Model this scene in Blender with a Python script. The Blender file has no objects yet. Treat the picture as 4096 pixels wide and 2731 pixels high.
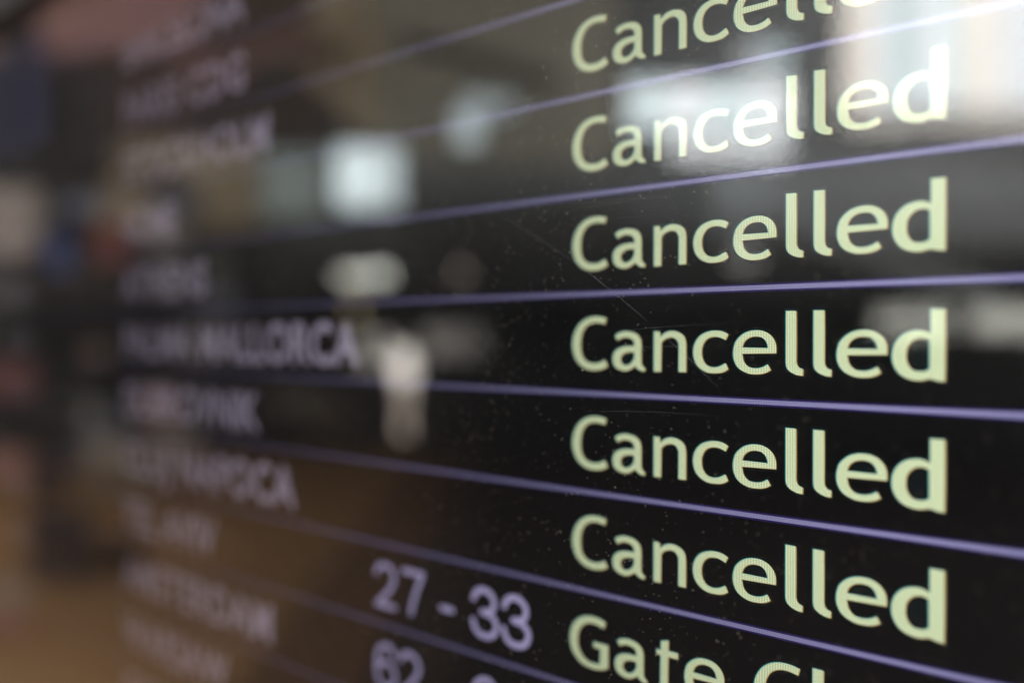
import bpy, bmesh, math, random
from mathutils import Vector, Matrix
random.seed(7)

# ------------------------------------------------------------------ camera, world, exposure
scene = bpy.context.scene
COL = scene.collection
EYE = 1.70                                    # camera height above the hall floor
CAM = Vector((0.0, -0.2623, EYE))
SCREEN_Z = EYE + 0.08726                      # height of the reference row line on the screen
YAW = math.radians(40.943)
cam_data = bpy.data.cameras.new("camera")
cam = bpy.data.objects.new("camera", cam_data)
COL.objects.link(cam)
cam.location = CAM
cam.rotation_euler = (math.radians(90 - 0.348), math.radians(0.0), YAW)
cam_data.sensor_width = 36.0
cam_data.lens = 36.0 * 3554.56 / 4096.0
cam_data.clip_start = 0.01
cam_data.clip_end = 200.0
cam_data.dof.use_dof = True
cam_data.dof.focus_distance = FOCUS = 0.279
cam_data.dof.aperture_fstop = 2.2
cam_data.dof.aperture_blades = 0
scene.camera = cam

world = bpy.data.worlds.new("World")
scene.world = world
world.use_nodes = True
bg = world.node_tree.nodes["Background"]
bg.inputs[0].default_value = (1.0, 0.96, 0.92, 1)
bg.inputs[1].default_value = 1.2

scene.view_settings.view_transform = 'Standard'
scene.view_settings.look = 'None'
scene.view_settings.exposure = 0.0
scene.view_settings.gamma = 1.0
scene.render.engine = 'CYCLES'
scene.cycles.use_denoising = True
scene.cycles.max_bounces = 10
scene.cycles.transparent_max_bounces = 16
scene.cycles.caustics_reflective = False
scene.cycles.caustics_refractive = False

# ------------------------------------------------------------------ helpers
def link(o, parent=None):
    COL.objects.link(o)
    if parent is not None:
        o.parent = parent
    return o

def obj(name, bm, mat, parent=None, smooth=False):
    me = bpy.data.meshes.new(name)
    bm.to_mesh(me); bm.free()
    mats = mat if isinstance(mat, (list, tuple)) else [mat]
    for m in mats:
        me.materials.append(m)
    if smooth:
        for p in me.polygons:
            p.use_smooth = True
    return link(bpy.data.objects.new(name, me), parent)

def tag(o, label=None, cat=None, group=None, kind=None):
    if label: o['label'] = label
    if cat: o['category'] = cat
    if group: o['group'] = group
    if kind: o['kind'] = kind
    return o

def empty(name, loc=(0, 0, 0), rotz=0.0):
    o = bpy.data.objects.new(name, None)
    o.location = loc; o.rotation_euler = (0, 0, rotz)
    o.empty_display_size = 0.02
    return link(o)

def box(bm, x0, x1, y0, y1, z0, z1, bevel=0.0):
    r = bmesh.ops.create_cube(bm, size=1.0)
    vs = r['verts']
    for v in vs:
        v.co = Vector(((x0 + x1) / 2 + v.co.x * (x1 - x0), (y0 + y1) / 2 + v.co.y * (y1 - y0), (z0 + z1) / 2 + v.co.z * (z1 - z0)))
    if bevel > 0:
        es = list({e for v in vs for e in v.link_edges})
        bmesh.ops.bevel(bm, geom=es, offset=bevel, segments=2, affect='EDGES')
    return bm

def boxmesh(*a, **k):
    return box(bmesh.new(), *a, **k)

def material(name):
    m = bpy.data.materials.new(name)
    m.use_nodes = True
    nt = m.node_tree
    nt.nodes.clear()
    out = nt.nodes.new("ShaderNodeOutputMaterial")
    return m, nt, out

def N(nt, kind, **inp):
    n = nt.nodes.new(kind)
    for k, v in inp.items():
        n.inputs[k].default_value = v
    return n

def math_node(nt, op, a, b=None):
    n = nt.nodes.new("ShaderNodeMath"); n.operation = op
    for i, v in enumerate((a, b)):
        if v is None: continue
        if isinstance(v, (int, float)): n.inputs[i].default_value = v
        else: nt.links.new(v, n.inputs[i])
    return n.outputs[0]

def diffuse(name, color, rough=0.6, noise=0.0, nscale=3.0, metallic=0.0, spec=0.3):
    m, nt, out = material(name)
    b = nt.nodes.new("ShaderNodeBsdfPrincipled")
    b.inputs['Roughness'].default_value = rough
    b.inputs['Metallic'].default_value = metallic
    b.inputs['Specular IOR Level'].default_value = spec
    if noise > 0:
        tc = nt.nodes.new("ShaderNodeTexCoord")
        t = nt.nodes.new("ShaderNodeTexNoise"); t.inputs['Scale'].default_value = nscale; t.inputs['Detail'].default_value = 4
        nt.links.new(tc.outputs['Object'], t.inputs['Vector'])
        mx = nt.nodes.new("ShaderNodeMix"); mx.data_type = 'RGBA'
        mx.inputs[6].default_value = tuple(c * (1 - noise) for c in color) + (1,)
        mx.inputs[7].default_value = tuple(min(1, c * (1 + noise)) for c in color) + (1,)
        nt.links.new(t.outputs[0], mx.inputs[0])
        nt.links.new(mx.outputs[2], b.inputs['Base Color'])
    else:
        b.inputs['Base Color'].default_value = tuple(color) + (1,)
    nt.links.new(b.outputs[0], out.inputs[0])
    return m

def lamp_material(name, color, strength):
    m, nt, out = material(name)
    e = N(nt, "ShaderNodeEmission", Color=tuple(color) + (1,), Strength=strength)
    nt.links.new(e.outputs[0], out.inputs[0])
    return m

PIXEL = 0.036 / 68.0            # pitch of the screen's pixels

def lcd_material(name, color, grid=0.5, falloff=2.0):
    """Light of a liquid crystal screen: dims off its normal and is broken up by the pixel grid."""
    m, nt, out = material(name)
    geo = nt.nodes.new("ShaderNodeNewGeometry")
    dot = nt.nodes.new("ShaderNodeVectorMath"); dot.operation = 'DOT_PRODUCT'
    nt.links.new(geo.outputs['Incoming'], dot.inputs[0]); nt.links.new(geo.outputs['Normal'], dot.inputs[1])
    c = math_node(nt, 'ABSOLUTE', dot.outputs['Value'])
    c2 = math_node(nt, 'POWER', c, falloff)
    sep = nt.nodes.new("ShaderNodeSeparateXYZ")
    nt.links.new(geo.outputs['Position'], sep.inputs[0])
    k = 2 * math.pi / PIXEL
    sx = math_node(nt, 'COSINE', math_node(nt, 'MULTIPLY', sep.outputs[0], k))
    sz = math_node(nt, 'COSINE', math_node(nt, 'MULTIPLY', sep.outputs[2], k))
    g = math_node(nt, 'MULTIPLY', math_node(nt, 'ADD', math_node(nt, 'MULTIPLY', sx, grid), 1.0),
                  math_node(nt, 'ADD', math_node(nt, 'MULTIPLY', sz, grid * 0.5), 1.0))
    s = math_node(nt, 'MULTIPLY', c2, g)
    e = N(nt, "ShaderNodeEmission", Color=tuple(color) + (1,))
    nt.links.new(s, e.inputs['Strength'])
    nt.links.new(e.outputs[0], out.inputs[0])
    return m

def glass_material(name):
    m, nt, out = material(name)
    geo = nt.nodes.new("ShaderNodeNewGeometry")
    ior = math_node(nt, 'ADD', math_node(nt, 'MULTIPLY', geo.outputs['Backfacing'], 1 / 1.52 - 1.52), 1.52)
    fr = nt.nodes.new("ShaderNodeFresnel")
    nt.links.new(ior, fr.inputs['IOR'])
    tr = N(nt, "ShaderNodeBsdfTransparent", Color=(0.97, 0.985, 0.975, 1))
    gl = N(nt, "ShaderNodeBsdfAnisotropic", Color=(1, 1, 1, 1), Roughness=0.035)
    # fine wiping marks in the coating
    tc = nt.nodes.new("ShaderNodeTexCoord")
    mp = nt.nodes.new("ShaderNodeMapping"); mp.inputs['Scale'].default_value = (14, 1, 900)
    mp.inputs['Rotation'].default_value = (0, math.radians(3), 0)
    nz = nt.nodes.new("ShaderNodeTexNoise"); nz.inputs['Scale'].default_value = 1.0; nz.inputs['Detail'].default_value = 3
    nt.links.new(tc.outputs['Object'], mp.inputs[0]); nt.links.new(mp.outputs[0], nz.inputs['Vector'])
    bp = nt.nodes.new("ShaderNodeBump"); bp.inputs['Strength'].default_value = 0.04; bp.inputs['Distance'].default_value = 0.00002
    nt.links.new(nz.outputs[0], bp.inputs['Height']); nt.links.new(bp.outputs[0], gl.inputs['Normal'])
    mx = nt.nodes.new("ShaderNodeMixShader")
    # greasy film: part of the reflection is scattered, unevenly
    hz = N(nt, "ShaderNodeBsdfAnisotropic", Color=(1, 0.97, 0.93, 1), Roughness=0.24)
    n2 = nt.nodes.new("ShaderNodeTexNoise"); n2.inputs['Scale'].default_value = 14.0; n2.inputs['Detail'].default_value = 6; n2.inputs['Distortion'].default_value = 1.2
    nt.links.new(tc.outputs['Object'], n2.inputs['Vector'])
    rg = nt.nodes.new("ShaderNodeMapRange")
    rg.inputs['From Min'].default_value = 0.3; rg.inputs['From Max'].default_value = 0.7
    rg.inputs['To Min'].default_value = 0.03; rg.inputs['To Max'].default_value = 0.20
    nt.links.new(n2.outputs[0], rg.inputs['Value'])
    refl = nt.nodes.new("ShaderNodeMixShader")
    nt.links.new(rg.outputs[0], refl.inputs[0]); nt.links.new(gl.outputs[0], refl.inputs[1]); nt.links.new(hz.outputs[0], refl.inputs[2])
    nt.links.new(fr.outputs[0], mx.inputs[0]); nt.links.new(tr.outputs[0], mx.inputs[1]); nt.links.new(refl.outputs[0], mx.inputs[2])
    nt.links.new(mx.outputs[0], out.inputs[0])
    return m

def film_material(name, color, alpha):
    m, nt, out = material(name)
    tr = nt.nodes.new("ShaderNodeBsdfTransparent")
    df = N(nt, "ShaderNodeBsdfDiffuse", Color=tuple(color) + (1,))
    mx = N(nt, "ShaderNodeMixShader", Fac=alpha)
    nt.links.new(tr.outputs[0], mx.inputs[1]); nt.links.new(df.outputs[0], mx.inputs[2])
    nt.links.new(mx.outputs[0], out.inputs[0])
    return m

# ------------------------------------------------------------------ screen materials
M_PANEL = diffuse("panel_black", (0.0065, 0.0062, 0.0072), 0.9, spec=0.0)
M_YELLOW = lcd_material("lcd_pale_yellow", (0.80, 0.885, 0.56))
M_TEAL = lcd_material("lcd_teal_edge", (0.14, 0.50, 0.50), 0.2)
M_HALO = lcd_material("lcd_letter_halo", (0.006, 0.010, 0.011), 0.1)  # faint glow around the letters, painted as a wider emission layer
M_ORANGE = lcd_material("lcd_orange_edge", (0.62, 0.36, 0.10), 0.2)
M_LILAC = lcd_material("lcd_lilac", (0.68, 0.59, 1.0))
M_GREYLILAC = lcd_material("lcd_grey_lilac", (0.74, 0.62, 0.86), 0.3, 2.2)
M_LINE = lcd_material("lcd_line_lilac", (0.36, 0.33, 0.61), 0.5, 3.6)
M_LINE_EDGE = lcd_material("lcd_line_edge", (0.03, 0.02, 0.11), 0.2, 3.0)  # blue glow beside the row lines, put into a wider dim strip
M_HEAD = lcd_material("lcd_header_plum", (0.24, 0.14, 0.18), 0.1)
M_HEAD2 = lcd_material("lcd_header_navy", (0.13, 0.13, 0.30), 0.1)
M_BEZEL = diffuse("bezel_plastic", (0.012, 0.012, 0.013), 0.45)
M_GLASS = glass_material("cover_glass")
M_DUST = diffuse("dust_fibre", (0.52, 0.45, 0.37), 0.9)
M_SCRATCH = film_material("glass_scratch", (0.7, 0.72, 0.75), 0.10)

GLYPHS = {
    'C': [[[15.81,19.01,1],[13.78,19.5,0],[11.26,19.71,0],[8.29,19.46,0],[5.5,18.46,0],[3.11,16.73,0],[1.37,14.37,0],[0.38,11.91,0],[0.0,9.08,0],[0.38,6.44,0],[1.26,4.16,0],[2.9,2.08,0],[5.29,0.47,0],[7.88,-0.25,0],[10.43,-0.36,0],[12.96,-0.04,0],[15.04,0.7,0],[16.45,1.59,1],[14.83,4.38,1],[13.37,3.5,0],[11.69,2.95,0],[10.0,2.83,0],[7.87,3.14,0],[6.16,3.98,0],[4.97,5.44,0],[4.42,7.36,0],[4.27,9.46,0],[4.53,11.73,0],[5.18,13.66,0],[6.26,15.22,0],[7.65,16.17,0],[9.57,16.76,0],[11.68,16.78,0],[13.36,16.56,0],[14.92,16.11,1]]],
    'a': [[[0.85,12.52,1],[2.48,13.62,0],[4.5,14.2,0],[6.71,14.31,0],[9.29,13.88,0],[11.06,12.93,0],[12.13,11.43,0],[12.47,9.61,0],[12.47,7.29,0],[12.47,4.3,0],[12.55,2.98,0],[13.02,2.16,0],[14.15,1.32,1],[13.76,-0.17,1],[12.05,-0.1,0],[10.68,0.53,0],[9.6,1.5,1],[8.11,0.55,0],[6.32,-0.14,0],[4.31,-0.19,0],[2.08,0.48,0],[0.55,1.89,0],[0.0,3.92,0],[0.24,5.8,0],[1.26,7.34,0],[2.89,8.37,0],[5.11,8.98,0],[7.31,9.16,0],[9.0,9.12,1],[8.9,10.18,0],[8.2,10.92,0],[7.01,11.39,0],[5.31,11.51,0],[3.7,11.16,0],[2.28,10.31,1]],[[9.0,6.33,1],[7.31,6.4,0],[5.51,6.04,0],[4.31,5.26,0],[3.91,4.16,0],[4.31,3.15,0],[5.32,2.5,0],[6.72,2.56,0],[8.11,3.39,0],[9.0,4.75,1]]],
    'n': [[[0.06,14.24,1],[2.83,14.22,1],[3.17,12.59,1],[4.37,13.57,0],[6.05,14.21,0],[7.91,14.37,0],[9.93,14.03,0],[11.57,13.15,0],[12.66,11.79,0],[13.06,10.03,0],[13.15,8.28,0],[13.13,-0.02,1],[9.73,-0.04,1],[9.79,8.25,0],[9.66,9.69,0],[9.02,10.82,0],[8.1,11.38,0],[6.8,11.54,0],[5.31,11.21,0],[4.19,10.56,0],[3.59,9.82,1],[3.41,-0.13,1],[0.0,-0.22,1]]],
    'c': [[[13.43,13.07,1],[11.6,14.05,0],[9.39,14.42,0],[7.15,14.38,0],[4.89,13.84,0],[2.96,12.9,0],[1.36,11.32,0],[0.39,9.41,0],[0.0,7.5,0],[0.13,5.44,0],[0.84,3.39,0],[2.09,1.83,0],[3.85,0.61,0],[5.95,-0.04,0],[8.03,-0.12,0],[10.27,0.08,0],[11.97,0.67,0],[13.4,1.63,1],[12.21,4.08,1],[10.94,3.36,0],[9.41,2.7,0],[7.86,2.51,0],[6.47,2.72,0],[5.08,3.47,0],[4.11,4.87,0],[3.76,6.6,0],[3.84,8.33,0],[4.46,9.91,0],[5.59,11.09,0],[6.98,11.64,0],[8.53,11.77,0],[10.25,11.42,0],[12.12,10.6,1]]],
    'e': [[[15.09,6.66,1],[15.16,8.41,0],[15.0,9.9,0],[14.45,11.38,0],[13.43,12.72,0],[12.01,13.77,0],[10.26,14.37,0],[8.33,14.53,0],[6.06,14.27,0],[3.94,13.49,0],[2.12,12.12,0],[0.79,10.43,0],[0.16,8.27,0],[0.0,6.43,0],[0.3,4.59,0],[1.14,2.76,0],[2.47,1.41,0],[4.29,0.47,0],[6.41,-0.03,0],[8.36,-0.05,0],[10.28,0.18,0],[12.03,0.76,0],[13.53,1.69,1],[12.18,4.05,1],[11.07,3.28,0],[9.64,2.72,0],[8.19,2.54,0],[6.41,2.72,0],[5.1,3.45,0],[4.2,4.65,0],[3.78,6.4,1]],[[3.86,9.04,1],[4.43,10.29,0],[5.58,11.28,0],[7.04,11.79,0],[8.33,11.86,0],[9.78,11.6,0],[10.9,10.85,0],[11.54,9.88,0],[11.78,8.95,1]]],
    'l': [[[0.01,20.46,1],[3.93,20.38,1],[3.98,10.81,0],[3.96,5.26,0],[4.12,3.95,0],[4.69,3.08,0],[6.12,2.53,1],[5.98,-0.09,1],[4.25,0.0,0],[2.58,0.47,0],[1.2,1.31,0],[0.43,2.25,0],[0.06,3.57,0],[0.0,6.37,0]]],
    'd': [[[10.36,20.27,1],[14.78,20.18,1],[14.81,9.36,0],[14.69,-0.54,1],[12.46,-0.4,1],[10.21,0.16,1],[8.72,-0.31,0],[6.82,-0.42,0],[4.58,-0.04,0],[2.63,0.96,0],[1.16,2.62,0],[0.33,4.47,0],[0.0,6.51,0],[0.24,8.56,0],[0.98,10.61,0],[2.28,12.31,0],[4.06,13.58,0],[5.98,14.19,0],[7.73,14.35,0],[9.31,14.14,0],[10.37,13.64,1]],[[10.07,10.82,1],[9.16,11.31,0],[7.9,11.43,0],[6.63,11.05,0],[5.51,10.13,0],[4.72,8.77,0],[4.48,6.92,0],[4.64,5.4,0],[5.37,3.9,0],[6.49,3.0,0],[7.92,2.79,0],[9.18,2.9,0],[10.12,3.48,1]]],
    'G': [[[16.63,18.0,1],[14.19,18.82,0],[11.38,19.11,0],[8.3,18.86,0],[5.17,17.82,0],[2.75,15.95,0],[1.03,13.62,0],[0.17,10.87,0],[0.0,8.07,0],[0.79,4.9,0],[2.51,2.54,0],[4.94,0.58,0],[7.83,-0.28,0],[10.92,-0.49,0],[13.51,-0.24,0],[16.07,0.49,0],[17.63,1.54,1],[17.67,10.12,1],[10.56,10.05,1],[10.68,7.47,1],[13.62,7.28,1],[13.51,2.55,1],[11.39,2.32,0],[9.02,2.43,0],[6.87,3.38,0],[5.18,5.13,0],[4.26,7.46,0],[4.16,9.98,0],[4.81,12.47,0],[6.14,14.32,0],[8.06,15.51,0],[9.96,15.91,0],[12.09,15.79,0],[13.96,15.42,0],[15.71,14.99,1]]],
    't': [[[1.79,16.6,1],[5.35,17.58,1],[5.29,13.95,1],[9.05,13.93,1],[8.89,11.16,1],[5.23,11.19,1],[5.1,2.88,0],[5.72,1.23,0],[8.5,1.05,1],[8.4,-1.67,1],[5.62,-1.87,0],[2.92,-1.32,0],[1.66,0.17,0],[1.55,3.79,0],[1.69,11.11,1],[0.0,11.17,1],[0.06,13.75,1],[1.75,13.59,1]]],
}


MM = 0.001
ROW = 0.036
U0, U1 = -0.82, 0.42            # left and right end of the lit panel
V_TOP, V_BOTTOM = 0.160, -0.62  # top and bottom of the panel, from the reference line
GAP = 0.027                     # air between panel and cover glass

def vz(v): return SCREEN_Z + v

def smooth_outline(pts, steps=5):
    n = len(pts); out = []
    for i in range(n):
        p0, p1, p2, p3 = pts[i - 1], pts[i], pts[(i + 1) % n], pts[(i + 2) % n]
        out.append((p1[0], p1[1]))
        if p1[2] and p2[2]:
            continue
        a = p1 if p1[2] else p0
        d = p2 if p2[2] else p3
        for s in range(1, steps):
            t = s / steps
            q = []
            for k in (0, 1):
                m1 = (p2[k] - a[k]) / (1 if p1[2] else 2)
                m2 = (d[k] - p1[k]) / (1 if p2[2] else 2)
                h = (2*t**3 - 3*t*t + 1) * p1[k] + (t**3 - 2*t*t + t) * m1 + (-2*t**3 + 3*t*t) * p2[k] + (t**3 - t*t) * m2
                q.append(h)
            out.append(tuple(q))
    return out

def fill_mesh(contours, inset=0.0):
    """Filled flat triangles of closed outlines with holes, in mm, as (verts, faces)."""
    cu = bpy.data.curves.new("tmp", 'CURVE'); cu.dimensions = '2D'; cu.fill_mode = 'BOTH'; cu.offset = inset
    for c in contours:
        sp = cu.splines.new('POLY'); sp.points.add(len(c) - 1); sp.use_cyclic_u = True
        for p, q in zip(sp.points, c):
            p.co = (q[0], q[1], 0, 1)
    o = bpy.data.objects.new("tmp", cu); COL.objects.link(o)
    me = bpy.data.meshes.new_from_object(o.evaluated_get(bpy.context.evaluated_depsgraph_get()))
    vs = [(v.co.x, v.co.y) for v in me.vertices]; fs = [tuple(p.vertices) for p in me.polygons]
    bpy.data.objects.remove(o); bpy.data.curves.remove(cu); bpy.data.meshes.remove(me)
    return vs, fs

def ribbon(pts, w, closed=False):
    """Round-ended stroke of width w along a polyline -> outline contour."""
    n = len(pts); L = []; Rr = []
    for i, p in enumerate(pts):
        a = pts[max(0, i - 1)]; b = pts[min(n - 1, i + 1)]
        dx, dy = b[0] - a[0], b[1] - a[1]
        l = math.hypot(dx, dy) or 1
        nx, ny = -dy / l, dx / l
        L.append((p[0] + nx * w / 2, p[1] + ny * w / 2)); Rr.append((p[0] - nx * w / 2, p[1] - ny * w / 2))
    return L, Rr

def stroke_mesh(strokes, w):
    vs, fs = [], []
    for st, corner in strokes:
        if corner:
            pts = st
        else:
            o = smooth_outline([(x, y, 1 if i in (0, len(st) - 1) else 0) for i, (x, y) in enumerate(st)], 5)
            pts = o[:-4] if not (o[-1] == st[-1]) else o
            k = max(i for i, q in enumerate(o) if q == tuple(st[-1]))
            pts = o[:k + 1]
        L, Rr = ribbon(pts, w)
        b = len(vs)
        for l, r in zip(L, Rr): vs += [l, r]
        for i in range(len(pts) - 1):
            fs.append((b + 2*i, b + 2*i + 1, b + 2*i + 3, b + 2*i + 2))
        caps = [pts[0], pts[-1]] if not corner else pts
        for c in caps:
            b = len(vs)
            for k in range(16):
                a = 2 * math.pi * k / 16
                vs.append((c[0] + w / 2 * math.cos(a), c[1] + w / 2 * math.sin(a)))
            fs.append(tuple(range(b, b + 16)))
    return vs, fs

def glyph_data(name, layers, thick_seq=0.00002):
    """layers: list of (verts, faces, du, dv, depth, material index) -> mesh in the screen plane."""
    bm = bmesh.new()
    for vs, fs, du, dv, y, mi in layers:
        for j, f in enumerate(fs):
            try:
                face = bm.faces.new([bm.verts.new(((vs[i][0] + du) * MM, y - (j % 7) * 0.0 , (vs[i][1] + dv) * MM)) for i in f])
                face.material_index = mi
            except ValueError:
                pass
    bmesh.ops.remove_doubles(bm, verts=bm.verts, dist=1e-7)
    for f in bm.faces:
        f.normal_update()
        if f.normal.y > 0: f.normal_flip()
    me = bpy.data.meshes.new(name); bm.to_mesh(me); bm.free()
    return me

# status lettering: traced humanist sans with coloured pixel edges
STATUS = {}
def status_mesh(ch):
    if ch not in STATUS:
        if ch == 'o':
            cs = [[(6.9 + 6.9 * math.cos(a), 7.2 + 7.5 * math.sin(a)) for a in [k * math.pi / 18 for k in range(36)]],
                  [(6.9 + 3.9 * math.cos(a), 7.2 + 4.6 * math.sin(a)) for a in [k * math.pi / 18 for k in range(36)]]]
            vs, fs = fill_mesh(cs)
        elif ch == 's':
            vs, fs = stroke_mesh([([(9.3, 12.2), (6.2, 13.2), (3.0, 12.3), (2.2, 10.2), (4.5, 8.0), (8.4, 6.2), (9.6, 3.8), (7.6, 1.6), (4.6, 1.2), (1.4, 2.2)], False)], 2.8)
        else:
            vs, fs = fill_mesh([smooth_outline(c) for c in GLYPHS[ch]], -0.39)
        halo = []
        if ch in GLYPHS:
            hv, hf = fill_mesh([smooth_outline(GLYPHS[ch][0])], 0.55)
            halo = [(hv, hf, 0, 0, -0.00003, 3)]
        me = glyph_data("letter", [(vs, fs, 0, 0, -0.00012, 0), (vs, fs, -0.30, 0.12, -0.00006, 1), (vs, fs, 0.27, -0.12, -0.00009, 2)] + halo)
        for m in (M_YELLOW, M_TEAL, M_ORANGE, M_HALO): me.materials.append(m)
        STATUS[ch] = me
    return STATUS[ch]

# rounded digits of the counter column
DIG = {
 '2': [([(1.0, 15.2), (3.2, 18.1), (6.8, 19.2), (10.6, 18.3), (12.9, 15.6), (12.6, 12.2), (9.6, 8.2), (5.2, 4.0), (1.6, 1.3)], False), ([(1.6, 1.3), (13.4, 1.3)], True)],
 '7': [([(1.0, 19.0), (13.2, 19.0)], True), ([(13.2, 19.0), (9.9, 12.6), (7.4, 6.6), (6.0, 1.3)], False)],
 '3': [([(0.8, 15.0), (2.6, 18.0), (6.0, 19.3), (9.6, 18.6), (11.9, 16.2), (11.8, 13.2), (9.6, 11.1), (5.6, 10.4)], False),
       ([(5.6, 10.4), (10.0, 9.8), (12.9, 7.6), (13.2, 4.8), (11.4, 2.1), (7.8, 0.9), (3.8, 1.4), (1.4, 3.6), (0.6, 6.2)], False)],
 '6': [([(12.6, 16.4), (10.2, 18.9), (6.8, 19.3), (3.2, 17.6), (1.1, 13.6), (0.9, 8.0), (1.4, 4.4), (3.6, 1.7), (7.0, 0.9), (10.8, 2.0), (12.9, 5.0), (12.6, 8.6), (10.2, 11.2), (6.8, 12.0), (3.2, 10.8), (1.1, 7.6)], False)],
 '8': [([(6.8, 10.4), (3.0, 12.0), (2.0, 15.2), (3.6, 18.2), (6.8, 19.3), (10.0, 18.2), (11.6, 15.2), (10.6, 12.0), (6.8, 10.4)], False),
       ([(6.8, 10.4), (2.4, 8.4), (1.0, 5.2), (2.8, 2.0), (6.8, 0.9), (10.8, 2.0), (12.6, 5.2), (11.2, 8.4), (6.8, 10.4)], False)],
 '-': [([(0.8, 7.4), (7.0, 7.4)], True)],
}
DIGM = {}
def digit_mesh(ch):
    if ch not in DIGM:
        layers = []
        for i, s in enumerate(DIG[ch]):
            vs, fs = stroke_mesh([s], 2.45)
            layers.append((vs, fs, 0, 0, -0.0001 - i * 0.00001, 0))
        me = glyph_data("digit", layers); me.materials.append(M_LILAC)
        DIGM[ch] = me
    return DIGM[ch]

# bold sans capitals of the destination column (default font outlines, made heavier)
FONTM = {}
def font_mesh(ch, cap, bold, xs):
    key = (ch, cap)
    if key not in FONTM:
        dg = bpy.context.evaluated_depsgraph_get
        def width(s):
            cu = bpy.data.curves.new("t", 'FONT'); cu.body = s; cu.size = 1.0
            o = bpy.data.objects.new("t", cu); COL.objects.link(o); bpy.context.view_layer.update()
            w = o.dimensions.x; bpy.data.objects.remove(o); bpy.data.curves.remove(cu); return w
        adv = width("H" + ch + "H") - width("HH")
        cu = bpy.data.curves.new("t", 'FONT'); cu.body = "H"; cu.size = 1.0
        o = bpy.data.objects.new("t", cu); COL.objects.link(o); bpy.context.view_layer.update()
        hh = o.dimensions.y; bpy.data.objects.remove(o); bpy.data.curves.remove(cu)
        sc = cap / hh
        me = None
        if ch.strip():
            cu = bpy.data.curves.new("t", 'FONT'); cu.body = ch; cu.size = 1.0; cu.offset = bold
            o = bpy.data.objects.new("t", cu); COL.objects.link(o); bpy.context.view_layer.update()
            src = bpy.data.meshes.new_from_object(o.evaluated_get(dg()))
            vs = [(v.co.x * sc * xs, v.co.y * sc) for v in src.vertices]; fs = [tuple(p.vertices) for p in src.polygons]
            bpy.data.objects.remove(o); bpy.data.curves.remove(cu); bpy.data.meshes.remove(src)
            me = glyph_data("letter", [(vs, fs, 0, 0, -0.0001, 0)]); me.materials.append(M_GREYLILAC)
        FONTM[key] = (me, adv * sc * xs)
    return FONTM[key]

# ------------------------------------------------------------------ the departures display
display = empty("departures_display", (0, 0, SCREEN_Z))
tag(display, "large black departures screen listing cancelled flights behind a dusty glass pane", "display")

def sub(name, me, parent, loc):
    o = bpy.data.objects.new(name, me); link(o, parent); o.location = loc
    return o

# frame of the housing: four bars round the panel, proud of the glass
for (a, b, c, d) in ((U0 - 0.03, U1 + 0.03, 0.131, 0.175), (U0 - 0.03, U1 + 0.03, V_BOTTOM - 0.03, V_BOTTOM),
                     (U0 - 0.03, U0, V_BOTTOM, 0.131), (U1, U1 + 0.03, V_BOTTOM, 0.131)):
    obj("bezel", boxmesh(a, b, -GAP - 0.006, 0.0, c, d), M_BEZEL, display)
obj("housing", boxmesh(U0 - 0.03, U1 + 0.03, 0.0062, 0.07, V_BOTTOM - 0.03, 0.175, bevel=0.004), M_BEZEL, display)

# header band with a plum and a navy field
obj("header_band", boxmesh(U0, U1, 0.0, 0.006, 3 * ROW + 0.001, V_TOP), M_PANEL, display)
hb = obj("title_field", boxmesh(-0.655, -0.43, -0.0003, -0.0001, 3 * ROW - 0.012, V_TOP - 0.004), M_HEAD, display)
obj("clock_field", boxmesh(-0.42, -0.33, -0.0003, -0.0001, 3 * ROW - 0.004, V_TOP - 0.004), M_HEAD2, display)
obj("logo_field", boxmesh(U0 + 0.01, -0.665, -0.0003, -0.0001, 2 * ROW - 0.02, V_TOP - 0.004), M_HEAD2, display)

C_X = -198.16
CANCELLED = [('C', 0), ('a', 17.89), ('n', 34.83), ('c', 50.07), ('e', 64.47), ('l', 82.16), ('l', 90.87), ('e', 97.89), ('d', 113.72)]
CLOSED = [('G', -1.1), ('a', 18.87), ('t', 36.03), ('e', 46.91), ('C', 71.76), ('l', 90.82), ('o', 98.5), ('s', 113.6), ('e', 125.2), ('d', 141.0)]
STATUS_LEFT = C_X

rows = {-3: ("BARCELONA", "EX"), -2: ("PARIS CDG", "C"), -1: ("STOCKHOLM", "C"), 0: ("ROME", "C"), 1: ("ATHENS", "C"),
        2: ("PALMA MALLORCA", "C"), 3: ("DUBROVNIK", "C"), 4: ("CLUJ NAPOCA", "C"), 5: ("TEL AVIV", "G"), 6: ("AMSTERDAM", "G2"),
        7: ("WARSAW", ""), 8: ("OSLO", ""), 9: ("", ""), 10: ("", ""), 11: ("", ""), 12: ("", "")}
TARGET_END = {-3: -439.3, -2: -413.0, -1: -390.5, 0: -484.1, 1: -452.3, 2: -321.4, 3: -402.7, 4: -371.1, 5: -444.7, 6: -388.9, 7: -432.2, 8: -470.0}
COUNTERS = {5: "27 - 33", 6: "62 - 68"}
DIGIT_POS = {5: [('2', -309.6), ('7', -291.4), ('-', -267.3), ('3', -249.0), ('3', -232.4)],
             6: [('2', -293.6), ('6', -309.0), ('-', -267.3), ('6', -249.0), ('8', -232.4)]}
ORDINAL = {-1: "top", 0: "second", 1: "third", 2: "fourth", 3: "fifth", 4: "sixth"}
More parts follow.
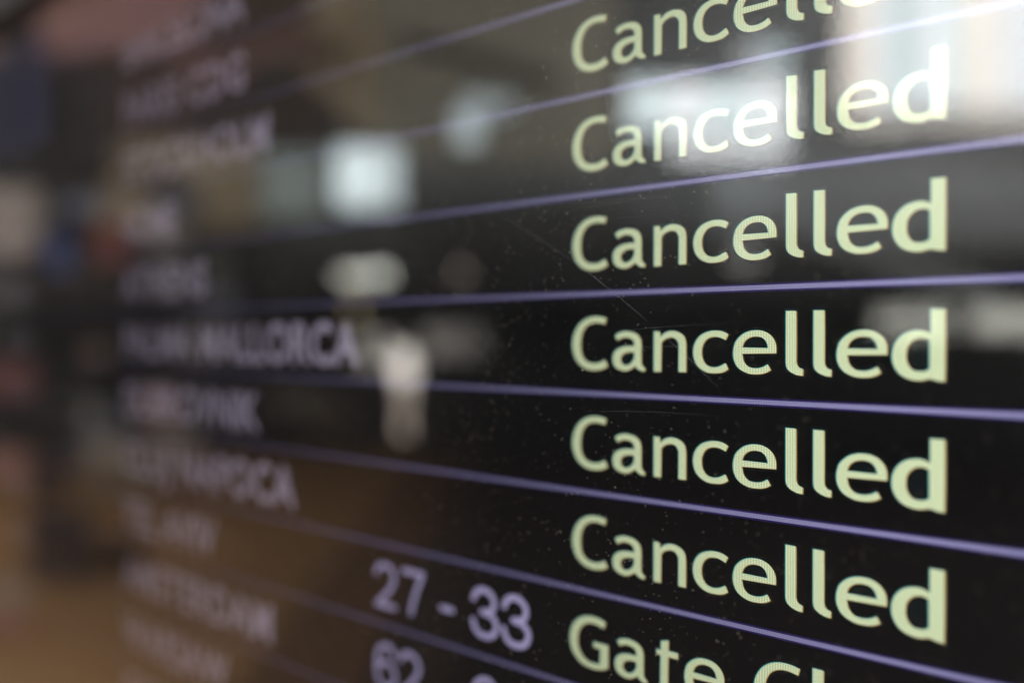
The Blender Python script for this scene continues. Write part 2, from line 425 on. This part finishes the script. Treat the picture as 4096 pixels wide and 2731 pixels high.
for r, (dest, status) in rows.items():
    top = -r * ROW
    row = obj("flight_row", boxmesh(U0, U1, 0.0, 0.006, -ROW + 0.0010, -0.0010), M_PANEL, display)
    row.location = (0, 0, top)
    words = []
    if dest:
        # destination letters, spaced to end where the photograph ends them
        L = [font_mesh(ch, 19.0, 0.028, 0.92) for ch in dest]
        total = sum(a for _, a in L)
        want = TARGET_END[r] + 551.5
        extra = (want - total) / max(1, len(dest) - 1)
        extra = max(-1.5, min(2.5, extra))
        x = -551.5
        for ch, (me, adv) in zip(dest, L):
            if me: sub("letter", me, row, (x * MM, 0, -0.0284))
            x += adv + extra
        words.append(dest)
    if status == "C":
        for ch, du in CANCELLED: sub("letter", status_mesh(ch), row, ((STATUS_LEFT + du) * MM, 0, -0.0276))
        words.append("Cancelled")
    if status == "G":
        for ch, du in CLOSED: sub("letter", status_mesh(ch), row, ((STATUS_LEFT + du) * MM, 0, -0.0276))
        words.append("Gate Closed")
    if status == "G2":
        for ch, du in CLOSED: sub("letter", status_mesh(ch), row, ((STATUS_LEFT + du) * MM, 0, -0.0276))
    if r in DIGIT_POS:
        for ch, u in DIGIT_POS[r]:
            o = sub("digit", digit_mesh(ch), row, (u * MM, 0, -0.0286))
            if ch == '-': o.name = "dash"
    if r in (-2, 0, 1, 2, 3, 5, 6):      # scheduled time, far out of focus
        x = -742.0
        for ch in ("10:25", "11:40", "12:05", "12:30", "13:15", "14:05", "14:50")[(-2, 0, 1, 2, 3, 5, 6).index(r)]:
            me, adv = font_mesh(ch, 14.0, 0.006, 0.9)
            if me: sub("digit", me, row, (x * MM, 0, -0.026))
            x += adv + 0.5
    if words: row['label'] = "row showing " + " ".join(words)

for r in range(-3, 14):
    z = -r * ROW
    bm = bmesh.new()
    box(bm, U0, U1, -0.00022, 0.0, -0.00071, 0.00071)
    ln = obj("row_line", bm, M_LINE, display); ln.location.z = z
    eg = obj("line_edge", boxmesh(U0, U1, -0.0001, 0.0005, -0.00135, 0.00135), M_LINE_EDGE, ln)

# cover glass, its dust and scratches
glass = obj("cover_glass", boxmesh(U0 + 0.0005, U1 - 0.0005, -GAP, -GAP + 0.004, V_BOTTOM + 0.0005, 0.1305), M_GLASS, display)

bm = bmesh.new()
def fibre(bm, cx, cz, length, w, bend, ang):
    n = 5; pts = []; a = ang; x, z = cx, cz
    for i in range(n):
        pts.append((x, z)); a += random.gauss(0, bend)
        x += math.cos(a) * length / n; z += math.sin(a) * length / n
    yy = -GAP - 0.00012 - random.random() * 0.00006
    prev = None
    for i, (x, z) in enumerate(pts):
        b = pts[min(i + 1, n - 1)]; c = pts[max(i - 1, 0)]
        dx, dz = b[0] - c[0], b[1] - c[1]; l = math.hypot(dx, dz) or 1
        ww = w / 2 * (0.35 if i in (0, n - 1) else 1)
        nx, nz = -dz / l * ww, dx / l * ww
        cur = (bm.verts.new((x + nx, yy, z + nz)), bm.verts.new((x, yy - w * 0.6, z)), bm.verts.new((x - nx, yy, z - nz)))
        if prev:
            bm.faces.new((prev[0], prev[1], cur[1], cur[0])); bm.faces.new((prev[1], prev[2], cur[2], cur[1]))
        prev = cur
def speck(bm, cx, cz, s):
    yy = -GAP - 0.00004
    vs = [bm.verts.new((cx + s * random.uniform(.6, 1.2) * math.cos(a), yy, cz + s * random.uniform(.6, 1.2) * math.sin(a))) for a in (0, 1.25, 2.5, 3.8, 5.0)]
    t = bm.verts.new((cx, yy - s * 0.9, cz))
    for i in range(5): bm.faces.new((vs[i], vs[(i + 1) % 5], t))
clusters = [(random.uniform(-0.52, -0.05), random.uniform(-0.24, 0.12), random.uniform(0.02, 0.07)) for _ in range(70)]
for i in range(34000):
    if random.random() < 0.22:
        c = random.choice(clusters); x = random.gauss(c[0], c[2]); z = random.gauss(c[1], c[2])
    else:
        x = random.uniform(-0.55, 0.0); z = random.uniform(-0.25, 0.125)
    if not (-0.6 < x < 0.1 and -0.28 < z < 0.128): continue
    k = random.random()
    if k < 0.12: fibre(bm, x, z, random.uniform(0.0003, 0.0013), random.uniform(0.00006, 0.00012), 0.9, random.uniform(0, 6.3))
    else: speck(bm, x, z, min(0.00018, 0.000041 * math.exp(random.gauss(0.1, 0.6))))
for x, z, s in ((-0.2115, 0.0, 0.0004), (-0.1735, -0.0985, 0.00035), (-0.165, -0.1155, 0.00028)):
    speck(bm, x, z, s)
dust = obj("dust", bm, M_DUST, glass); tag(dust, kind="stuff")
def scratch(x0, z0, x1, z1, w):
    bm = bmesh.new(); n = 12; prev = None
    d = Vector((x1 - x0, z1 - z0)); nn = Vector((-d.y, d.x)).normalized()
    for i in range(n + 1):
        t = i / n; p = Vector((x0, z0)) + d * t + nn * math.sin(t * 3.1) * d.length * 0.012
        ww = w / 2 * (0.3 + 0.7 * math.sin(math.pi * min(1, max(0, t)) ** 0.8))
        cur = (bm.verts.new((p.x + nn.x * ww, -GAP - 0.00002, p.y + nn.y * ww)), bm.verts.new((p.x - nn.x * ww, -GAP - 0.00002, p.y - nn.y * ww)))
        if prev: bm.faces.new((prev[0], prev[1], cur[1], cur[0]))
        prev = cur
    obj("scratch", bm, M_SCRATCH, glass)
scratch(-0.2115, -0.0436, -0.1750, -0.0641, 0.00030)
scratch(-0.1750, -0.0641, -0.1466, -0.0843, 0.00030)
scratch(-0.1466, -0.0843, -0.1244, -0.1023, 0.00030)
scratch(-0.1822, -0.0457, -0.1259, -0.0450, 0.00012)
scratch(-0.1804, -0.0508, -0.1375, -0.0501, 0.00010)
scratch(-0.1628, -0.0912, -0.1109, -0.0907, 0.00010)
scratch(-0.1732, -0.1120, -0.1258, -0.1106, 0.00012)
scratch(-0.1662, -0.0863, -0.1149, -0.0836, 0.00010)
scratch(-0.2673, -0.0731, -0.2449, -0.0522, 0.00020)
scratch(-0.1750, -0.0441, -0.1467, -0.0444, 0.00010)
scratch(-0.1467, -0.0348, -0.1176, -0.0404, 0.00008)

# ------------------------------------------------------------------ the hall mirrored in the glass
MIRROR_EYE = Vector((0.0, -2 * GAP + 0.2623, EYE))
FWD = Vector((-math.sin(YAW), -math.cos(YAW), 0))
SIDE = Vector((math.cos(YAW), -math.sin(YAW), 0))
HALL_ROT = math.atan2(SIDE.y, SIDE.x)
def hall(s, d, h=0.0):
    """A place in the hall: s metres along its far wall, d metres away, h metres above the floor."""
    p = MIRROR_EYE + FWD * d + SIDE * s
    return Vector((p.x, p.y, h))
def hall_box(name, s0, s1, d0, d1, h0, h1, mat, parent=None, bevel=0.0):
    o = obj(name, boxmesh(-(s1 - s0) / 2, (s1 - s0) / 2, -(d1 - d0) / 2, (d1 - d0) / 2, 0, h1 - h0, bevel=bevel), mat, parent)
    o.location = hall((s0 + s1) / 2, (d0 + d1) / 2, h0); o.rotation_euler = (0, 0, HALL_ROT)
    return o
M_WALL = diffuse("hall_wall", (0.035, 0.033, 0.035), 0.8, 0.25, 0.5)
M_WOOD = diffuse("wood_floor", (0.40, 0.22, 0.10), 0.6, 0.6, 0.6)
M_CARPET = diffuse("dark_carpet", (0.03, 0.02, 0.018), 0.9, 0.2, 0.8)
M_CEIL = diffuse("hall_ceiling", (0.62, 0.58, 0.50), 0.8, 0.3, 0.4)
M_FRAME = diffuse("window_frame", (0.10, 0.10, 0.10), 0.5)
M_KHAKI = diffuse("khaki_panel", (0.85, 0.70, 0.48), 0.7)
M_CREAM = diffuse("cream_panel", (0.68, 0.60, 0.56), 0.7)
M_GREY = diffuse("grey_panel", (0.80, 0.84, 0.86), 0.7)
M_DARK = diffuse("dark_panel", (0.07, 0.055, 0.06), 0.7)
M_BLUE = diffuse("blue_panel", (0.14, 0.21, 0.62), 0.6)
M_RED = diffuse("red_panel", (0.52, 0.17, 0.15), 0.6)
M_ROSE = diffuse("rose_panel", (0.50, 0.28, 0.25), 0.6)

tag(hall_box("floor", -9.0, 9.0, -2.0, 13.2, -0.06, 0.0, M_CARPET), kind="structure")
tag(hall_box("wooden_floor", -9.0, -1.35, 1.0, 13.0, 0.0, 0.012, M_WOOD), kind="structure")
M_MID_BROWN = diffuse("mid_brown_floor", (0.20, 0.105, 0.055), 0.7, 0.3, 0.7)  # mid-brown strip grading the wood towards the dark carpet
tag(hall_box("mid_brown_floor", -1.35, -0.72, 1.0, 13.0, 0.0, 0.011, M_MID_BROWN), kind="structure")
tag(hall_box("dark_brown_floor", -0.72, -0.30, 1.0, 13.0, 0.0, 0.010, diffuse("dark_brown_floor", (0.075, 0.045, 0.032), 0.7, 0.3, 0.7)), kind="structure")  # darker brown strip, last step before the carpet
tag(hall_box("ceiling", -9.0, 9.0, 9.0, 13.2, 9.0, 9.1, M_CEIL), kind="structure")
tag(hall_box("far_wall", -9.0, 9.0, 13.0, 13.2, 0.0, 9.0, M_WALL), kind="structure")

def hall_window(label, s0, s1, h0, h1, d, panes, name="hall_window", cat="window"):
    """A bright window: a frame with one lit pane per (share of width, colour, strength)."""
    t = empty(name, hall((s0 + s1) / 2, d, h0), HALL_ROT); tag(t, label, cat, "bright windows of the hall behind the viewer")
    w = s1 - s0; fr = 0.03
    bm = bmesh.new()
    box(bm, -w/2 - fr, w/2 + fr, -0.05, 0.05, -fr, 0); box(bm, -w/2 - fr, w/2 + fr, -0.05, 0.05, h1 - h0, h1 - h0 + fr)
    box(bm, -w/2 - fr, -w/2, -0.05, 0.05, 0, h1 - h0); box(bm, w/2, w/2 + fr, -0.05, 0.05, 0, h1 - h0)
    obj("frame", bm, M_FRAME, t)
    x = -w / 2; tot = sum(p[0] for p in panes)
    for sh, col, st in panes:
        pw = w * sh / tot
        obj("pane", boxmesh(x + 0.005, x + pw - 0.005, -0.01, 0.01, 0.002, h1 - h0 - 0.002), lamp_material("daylight_pane", col, st), t)
        x += pw

def hall_lamp(label, s0, s1, h0, h1, d, col, st, name="strip_lamp"):
    t = empty(name, hall((s0 + s1) / 2, d, h0), HALL_ROT); tag(t, label, "lamp", "lit lamps hanging in the hall behind the viewer")
    w = s1 - s0; h = h1 - h0
    obj("tube", boxmesh(-w/2, w/2, -0.03, 0.03, 0, h, bevel=min(w, h) * 0.2), lamp_material("lamp_glow", col, st), t)
    obj("lamp_cover", boxmesh(-w/2 - 0.01, w/2 + 0.01, -0.06, -0.031, -0.01, h + 0.01), M_FRAME, t)

def hall_panel(label, s0, s1, h0, h1, d, mat, name="wall_panel", cat="panel"):
    o = hall_box(name, s0, s1, d - 0.02, d + 0.02, h0, h1, mat, bevel=0.006); tag(o, label, cat, "coloured panels and signs in the hall behind the viewer")
    return o
WHITE = (0.96, 0.98, 1.0); WARM = (1.0, 0.92, 0.84); COOL = (0.86, 0.97, 1.0)
hall_window("widest blown-out window, mirrored at the top right corner", 3.30, 6.46, 4.00, 6.25, 9.00, [(0.9, WARM, 10), (0.3, WHITE, 13), (1.0, COOL, 9.5), (0.5, WHITE, 13), (0.5, COOL, 11), (0.9, WARM, 13), (4, WHITE, 12.0)])
hall_window("cool bright window mirrored over the second word Cancelled", 1.15, 2.82, 3.77, 4.27, 9.00, [(0.8, COOL, 10), (0.7, WHITE, 12), (0.8, COOL, 11.0), (0.8, WHITE, 12)])
hall_window("small lower pane mirrored over the letters ell of the second Cancelled", 1.57, 2.77, 3.46, 3.73, 8.90, [(1, WHITE, 9.5), (1, WHITE, 10)])
hall_window("dim upper light mirrored under the top word Cancelled", 2.29, 2.83, 4.33, 4.72, 9.10, [(1, WHITE, 4.5), (1, COOL, 6)])
hall_window("square white window mirrored left of the second Cancelled", -1.78, -1.13, 3.00, 3.61, 9.00, [(1.3, COOL, 8.0), (1, COOL, 6.5)])
hall_window("small tilted bright opening mirrored left of the second Cancelled", -0.59, -0.32, 3.65, 4.03, 9.20, [(1, COOL, 5.5)])
hall_window("short upper part of the small bright opening", -0.50, 0.04, 3.98, 4.19, 9.25, [(1.2, COOL, 4.5), (1, COOL, 3.0)])
hall_window("grey blind beside the square white window", -2.62, -1.96, 2.94, 3.62, 9.30, [(1, (0.85, 0.95, 0.9), 1.1)])
hall_window("beige lit shopfront mirrored over the fourth Cancelled", 3.68, 4.43, 1.74, 1.96, 9.00, [(1, (1, 0.98, 0.88), 5.0)])
hall_window("second beige shopfront at the right edge", 4.63, 6.28, 1.73, 1.98, 9.00, [(1, (1, 0.98, 0.88), 6.0)])
hall_lamp("left half of the long pale tube pair between square window and fourth row", -1.75, -1.53, 2.27, 2.34, 9.00, (1, 0.98, 0.88), 13)
hall_lamp("right brighter half of the long pale tube pair", -1.50, -1.25, 2.29, 2.36, 9.00, (1, 1, 0.92), 18)
hall_lamp("faint round spot mirrored left of the third Cancelled", -0.54, -0.48, 2.30, 2.37, 9.00, (1, 0.85, 0.7), 10, "spot_lamp")
hall_lamp("yellowish tube mirrored over the letters of MALLORCA", -3.28, -3.07, 1.89, 1.94, 9.00, (1, 0.88, 0.62), 15)
hall_lamp("small amber spot under the long pale tube", -1.62, -1.56, 1.93, 1.99, 9.00, (1, 0.8, 0.4), 14, "spot_lamp")
hall_lamp("upright pinkish lamp mirrored right of MALLORCA", -1.18, -1.01, 1.22, 1.58, 9.00, (1, 0.91, 0.84), 13.5, "upright_lamp")
hall_lamp("thin lower end of the upright lamp", -1.12, -1.06, 0.69, 1.22, 9.00, (1, 0.82, 0.70), 7, "upright_lamp")
hall_lamp("small greyish glow mirrored under the letter e", 2.22, 2.49, 2.43, 2.52, 9.00, (1, 0.96, 0.92), 4.5, "spot_lamp")
hall_panel("khaki board above the square window", -2.12, -1.52, 4.93, 5.53, 9.40, M_KHAKI)
hall_panel("khaki pillar beside the square window", -1.79, -1.53, 3.97, 4.91, 9.60, M_KHAKI, "pillar", "pillar")
hall_panel("cream board at the far left of the mirrored hall", -5.48, -4.90, 2.52, 3.24, 9.20, M_CREAM)
hall_panel("blue sign between the cream board and the red sign", -4.74, -4.53, 2.36, 3.05, 9.10, M_BLUE, "sign", "sign")
hall_panel("red sign beside the blue sign", -4.28, -3.95, 2.44, 2.85, 9.10, M_RED, "sign", "sign")
hall_panel("pale board right of the red sign", -3.81, -3.39, 2.65, 3.19, 9.15, M_CREAM)
hall_panel("khaki counter front behind the pale board", -4.43, -2.68, 2.87, 3.76, 9.50, M_KHAKI)
hall_panel("rose awning mirrored over the upper left header", -4.95, -3.26, 4.67, 5.49, 9.30, M_ROSE, "awning", "awning")
hall_window("added glowing panel for the halo left of the upright lamp", -1.60, -1.26, 1.39, 1.71, 9.30, [(1, WARM, 2.4)], "lamp_halo", "lamp halo")  # halo of the upright lamp, put into an added glowing panel
hall_window("added fainter glowing panel for the halo right of the upright lamp", -0.93, -0.30, 1.50, 1.78, 9.40, [(1, WARM, 1.6), (1, WARM, 1.0)], "lamp_halo", "lamp halo")  # fainter halo on the lamp's other side, also an added glowing panel
hall_panel("broad grey wall board behind the third Cancelled", 2.18, 6.70, 2.70, 3.47, 9.60, M_GREY)
hall_panel("made-up dark shape for an indistinct figure on the wooden floor", -3.27, -2.85, 0.05, 0.54, 6.00, M_DARK, "block", "block")  # added dark shape, stands for an indistinct person-like figure
hall_panel("rose bag beside the dark seat", -3.55, -3.30, 0.71, 0.94, 6.00, M_ROSE, "bag", "bag")
hall_panel("pale column behind the dark seat", -3.59, -3.22, 0.35, 0.83, 7.50, M_CREAM, "column", "column")
hall_panel("dark screen wall left of the square window", -4.53, -4.13, 3.24, 4.59, 9.20, M_DARK)
M_UPPER = diffuse("upper_gallery", (0.74, 0.68, 0.55), 0.8, 0.25, 0.5)
M_MID = diffuse("tone_step", (0.33, 0.34, 0.34), 0.8, 0.2, 0.5)
hall_panel("broad khaki gallery wall mirrored behind the top rows", -1.84, 1.37, 3.91, 8.42, 11.50, M_UPPER, "gallery_wall", "wall")
hall_panel("grey gallery wall mirrored behind the upper right words", 1.42, 9.80, 3.13, 8.47, 11.60, M_MID, "gallery_wall", "wall")
hall_panel("first dim strip of the painted falloff below the khaki gallery wall", -3.89, 1.36, 3.39, 3.86, 11.40, M_MID, "tone_step", "wall")
hall_panel("brown gallery wall mirrored behind the topmost destinations", -5.12, -1.85, 4.17, 8.36, 11.40, diffuse("brown_gallery", (0.17, 0.12, 0.10), 0.8, 0.3, 0.5), "gallery_wall", "wall")
M_LOW1 = diffuse("tone_step_dim", (0.13, 0.125, 0.12), 0.8, 0.2, 0.5)  # falling brightness of the wall, put into the colour of stacked strips
M_LOW2 = diffuse("tone_step_dark", (0.075, 0.07, 0.07), 0.8, 0.2, 0.5)
hall_panel("second dim strip of the painted falloff below the khaki gallery wall", -4.91, 1.37, 2.83, 3.38, 11.45, M_LOW1, "tone_step", "wall")
hall_panel("darkest strip of the painted falloff below the khaki gallery wall", -7.75, 1.37, 2.22, 2.83, 11.50, M_LOW2, "tone_step", "wall")
hall_panel("dim strip of painted falloff below the grey gallery wall", 1.42, 9.84, 2.68, 3.13, 11.65, M_LOW1, "tone_step", "wall")
hall_panel("lowest strip of painted falloff below the grey gallery wall", 1.43, 9.88, 2.17, 2.67, 11.70, M_LOW2, "tone_step", "wall")
hall_panel("rose poster low at the far left", -5.75, -5.10, 1.06, 1.43, 9.50, diffuse("dull_rose", (0.28, 0.12, 0.12), 0.7), "poster", "poster")
hall_panel("dim pale poster at the far left", -5.66, -5.19, 2.04, 2.31, 9.50, diffuse("dull_grey", (0.20, 0.20, 0.22), 0.7), "poster", "poster")
hall_panel("tan luggage standing on the wooden floor", -3.48, -2.88, 0.37, 0.68, 7.20, diffuse("tan_case", (0.35, 0.27, 0.18), 0.7, 0.2), "suitcase", "suitcase")
hall_panel("small dull brown sign right of the DUBROVNIK row", -2.24, -1.77, 0.70, 0.96, 9.60, diffuse("dull_brown", (0.20, 0.15, 0.11), 0.7), "sign", "sign")
hall_window("beige lower panes under the widest window", 3.35, 6.46, 3.80, 3.95, 9.00, [(1.0, WARM, 8.0), (1.0, WARM, 6.5), (3, WARM, 9.0)])
hall_panel("dull rose mat low at the left edge", -3.03, -2.76, 0.03, 0.17, 5.00, M_ROSE, "stool", "stool")
hall_panel("made-up upper part of the indistinct dark figure", -3.67, -3.42, 0.44, 0.84, 6.80, M_DARK, "dark_upright", "dark upright")  # added piece that makes the dark figure taller
hall_panel("second dim shape added to vary the reflected floor", -2.92, -2.57, 0.01, 0.31, 6.20, diffuse("brown_block", (0.12, 0.08, 0.055), 0.8), "block", "block")  # added low shape, only there to vary the reflected floor
hall_panel("pale shape added in front to vary the reflected floor", -3.16, -2.95, 0.06, 0.22, 5.40, diffuse("pale_slab", (0.5, 0.42, 0.34), 0.8), "slab", "slab")  # another added low shape for a more varied floor reflection
def hall_beam(label, s0, h0, s1, h1, d, w, mat):
    """A sloping beam between two places of the hall front."""
    l = math.hypot(s1 - s0, h1 - h0)
    o = obj("sloping_beam", boxmesh(-l / 2, l / 2, -0.06, 0.06, -w / 2, w / 2, bevel=0.01), mat)
    o.location = hall((s0 + s1) / 2, d, (h0 + h1) / 2); o.rotation_euler = (0, math.atan2(h0 - h1, s1 - s0), HALL_ROT)
    tag(o, label, "beam", "sloping beams under the mirrored gallery")
hall_beam("khaki beam sloping down towards the square window", -2.15, 4.55, -1.35, 3.90, 9.5, 0.20, M_KHAKI)
hall_beam("short khaki beam above the long sloping one", -2.0, 5.0, -1.45, 4.75, 9.6, 0.30, M_KHAKI)
hall_beam("dark beam crossing the khaki gallery wall", -1.2, 4.9, 0.5, 4.4, 9.6, 0.16, M_DARK)
hall_beam("grey beam sloping across the upper right gallery", 2.6, 3.0, 5.2, 2.1, 9.55, 0.22, M_GREY)
hall_beam("brown beam over the topmost destinations", -3.6, 4.4, -2.1, 4.9, 9.5, 0.22, M_ROSE)
random.seed(23)
SHADES = (("dark", 0.05), ("dim", 0.12), ("medium", 0.25), ("pale", 0.5))
TINTS = (("cream", (1, .9, .8)), ("rose", (1, .72, .62)), ("blue-grey", (.8, .85, 1.1)), ("green-grey", (.95, 1, .93)))
LEVELS = (("high up", 2.6, 4.6), ("at eye height", 1.3, 2.3), ("low down", 0.4, 1.1))
combos = [(a, b, c) for a in SHADES for b in TINTS for c in LEVELS]
random.shuffle(combos)
for (sn, v), (tn, tint), (ln_, h0, h1) in combos[:30]:      # invented muted panels that break up the reflection at the left
    ps = random.uniform(-5.4, -2.2); ph = random.uniform(h0, h1)
    pw = random.uniform(0.12, 0.5); pt = random.uniform(0.12, 0.5)
    o = hall_box("poster", ps, ps + pw, 8.6, 8.64, ph, ph + pt, diffuse("muted_filler", tuple(v * c for c in tint), 0.7), bevel=0.006)
    tag(o, "%s %s poster %s invented to break up the reflection at the left of the pane" % (sn, tn, ln_), "poster", "invented muted posters breaking up the mirrored hall")
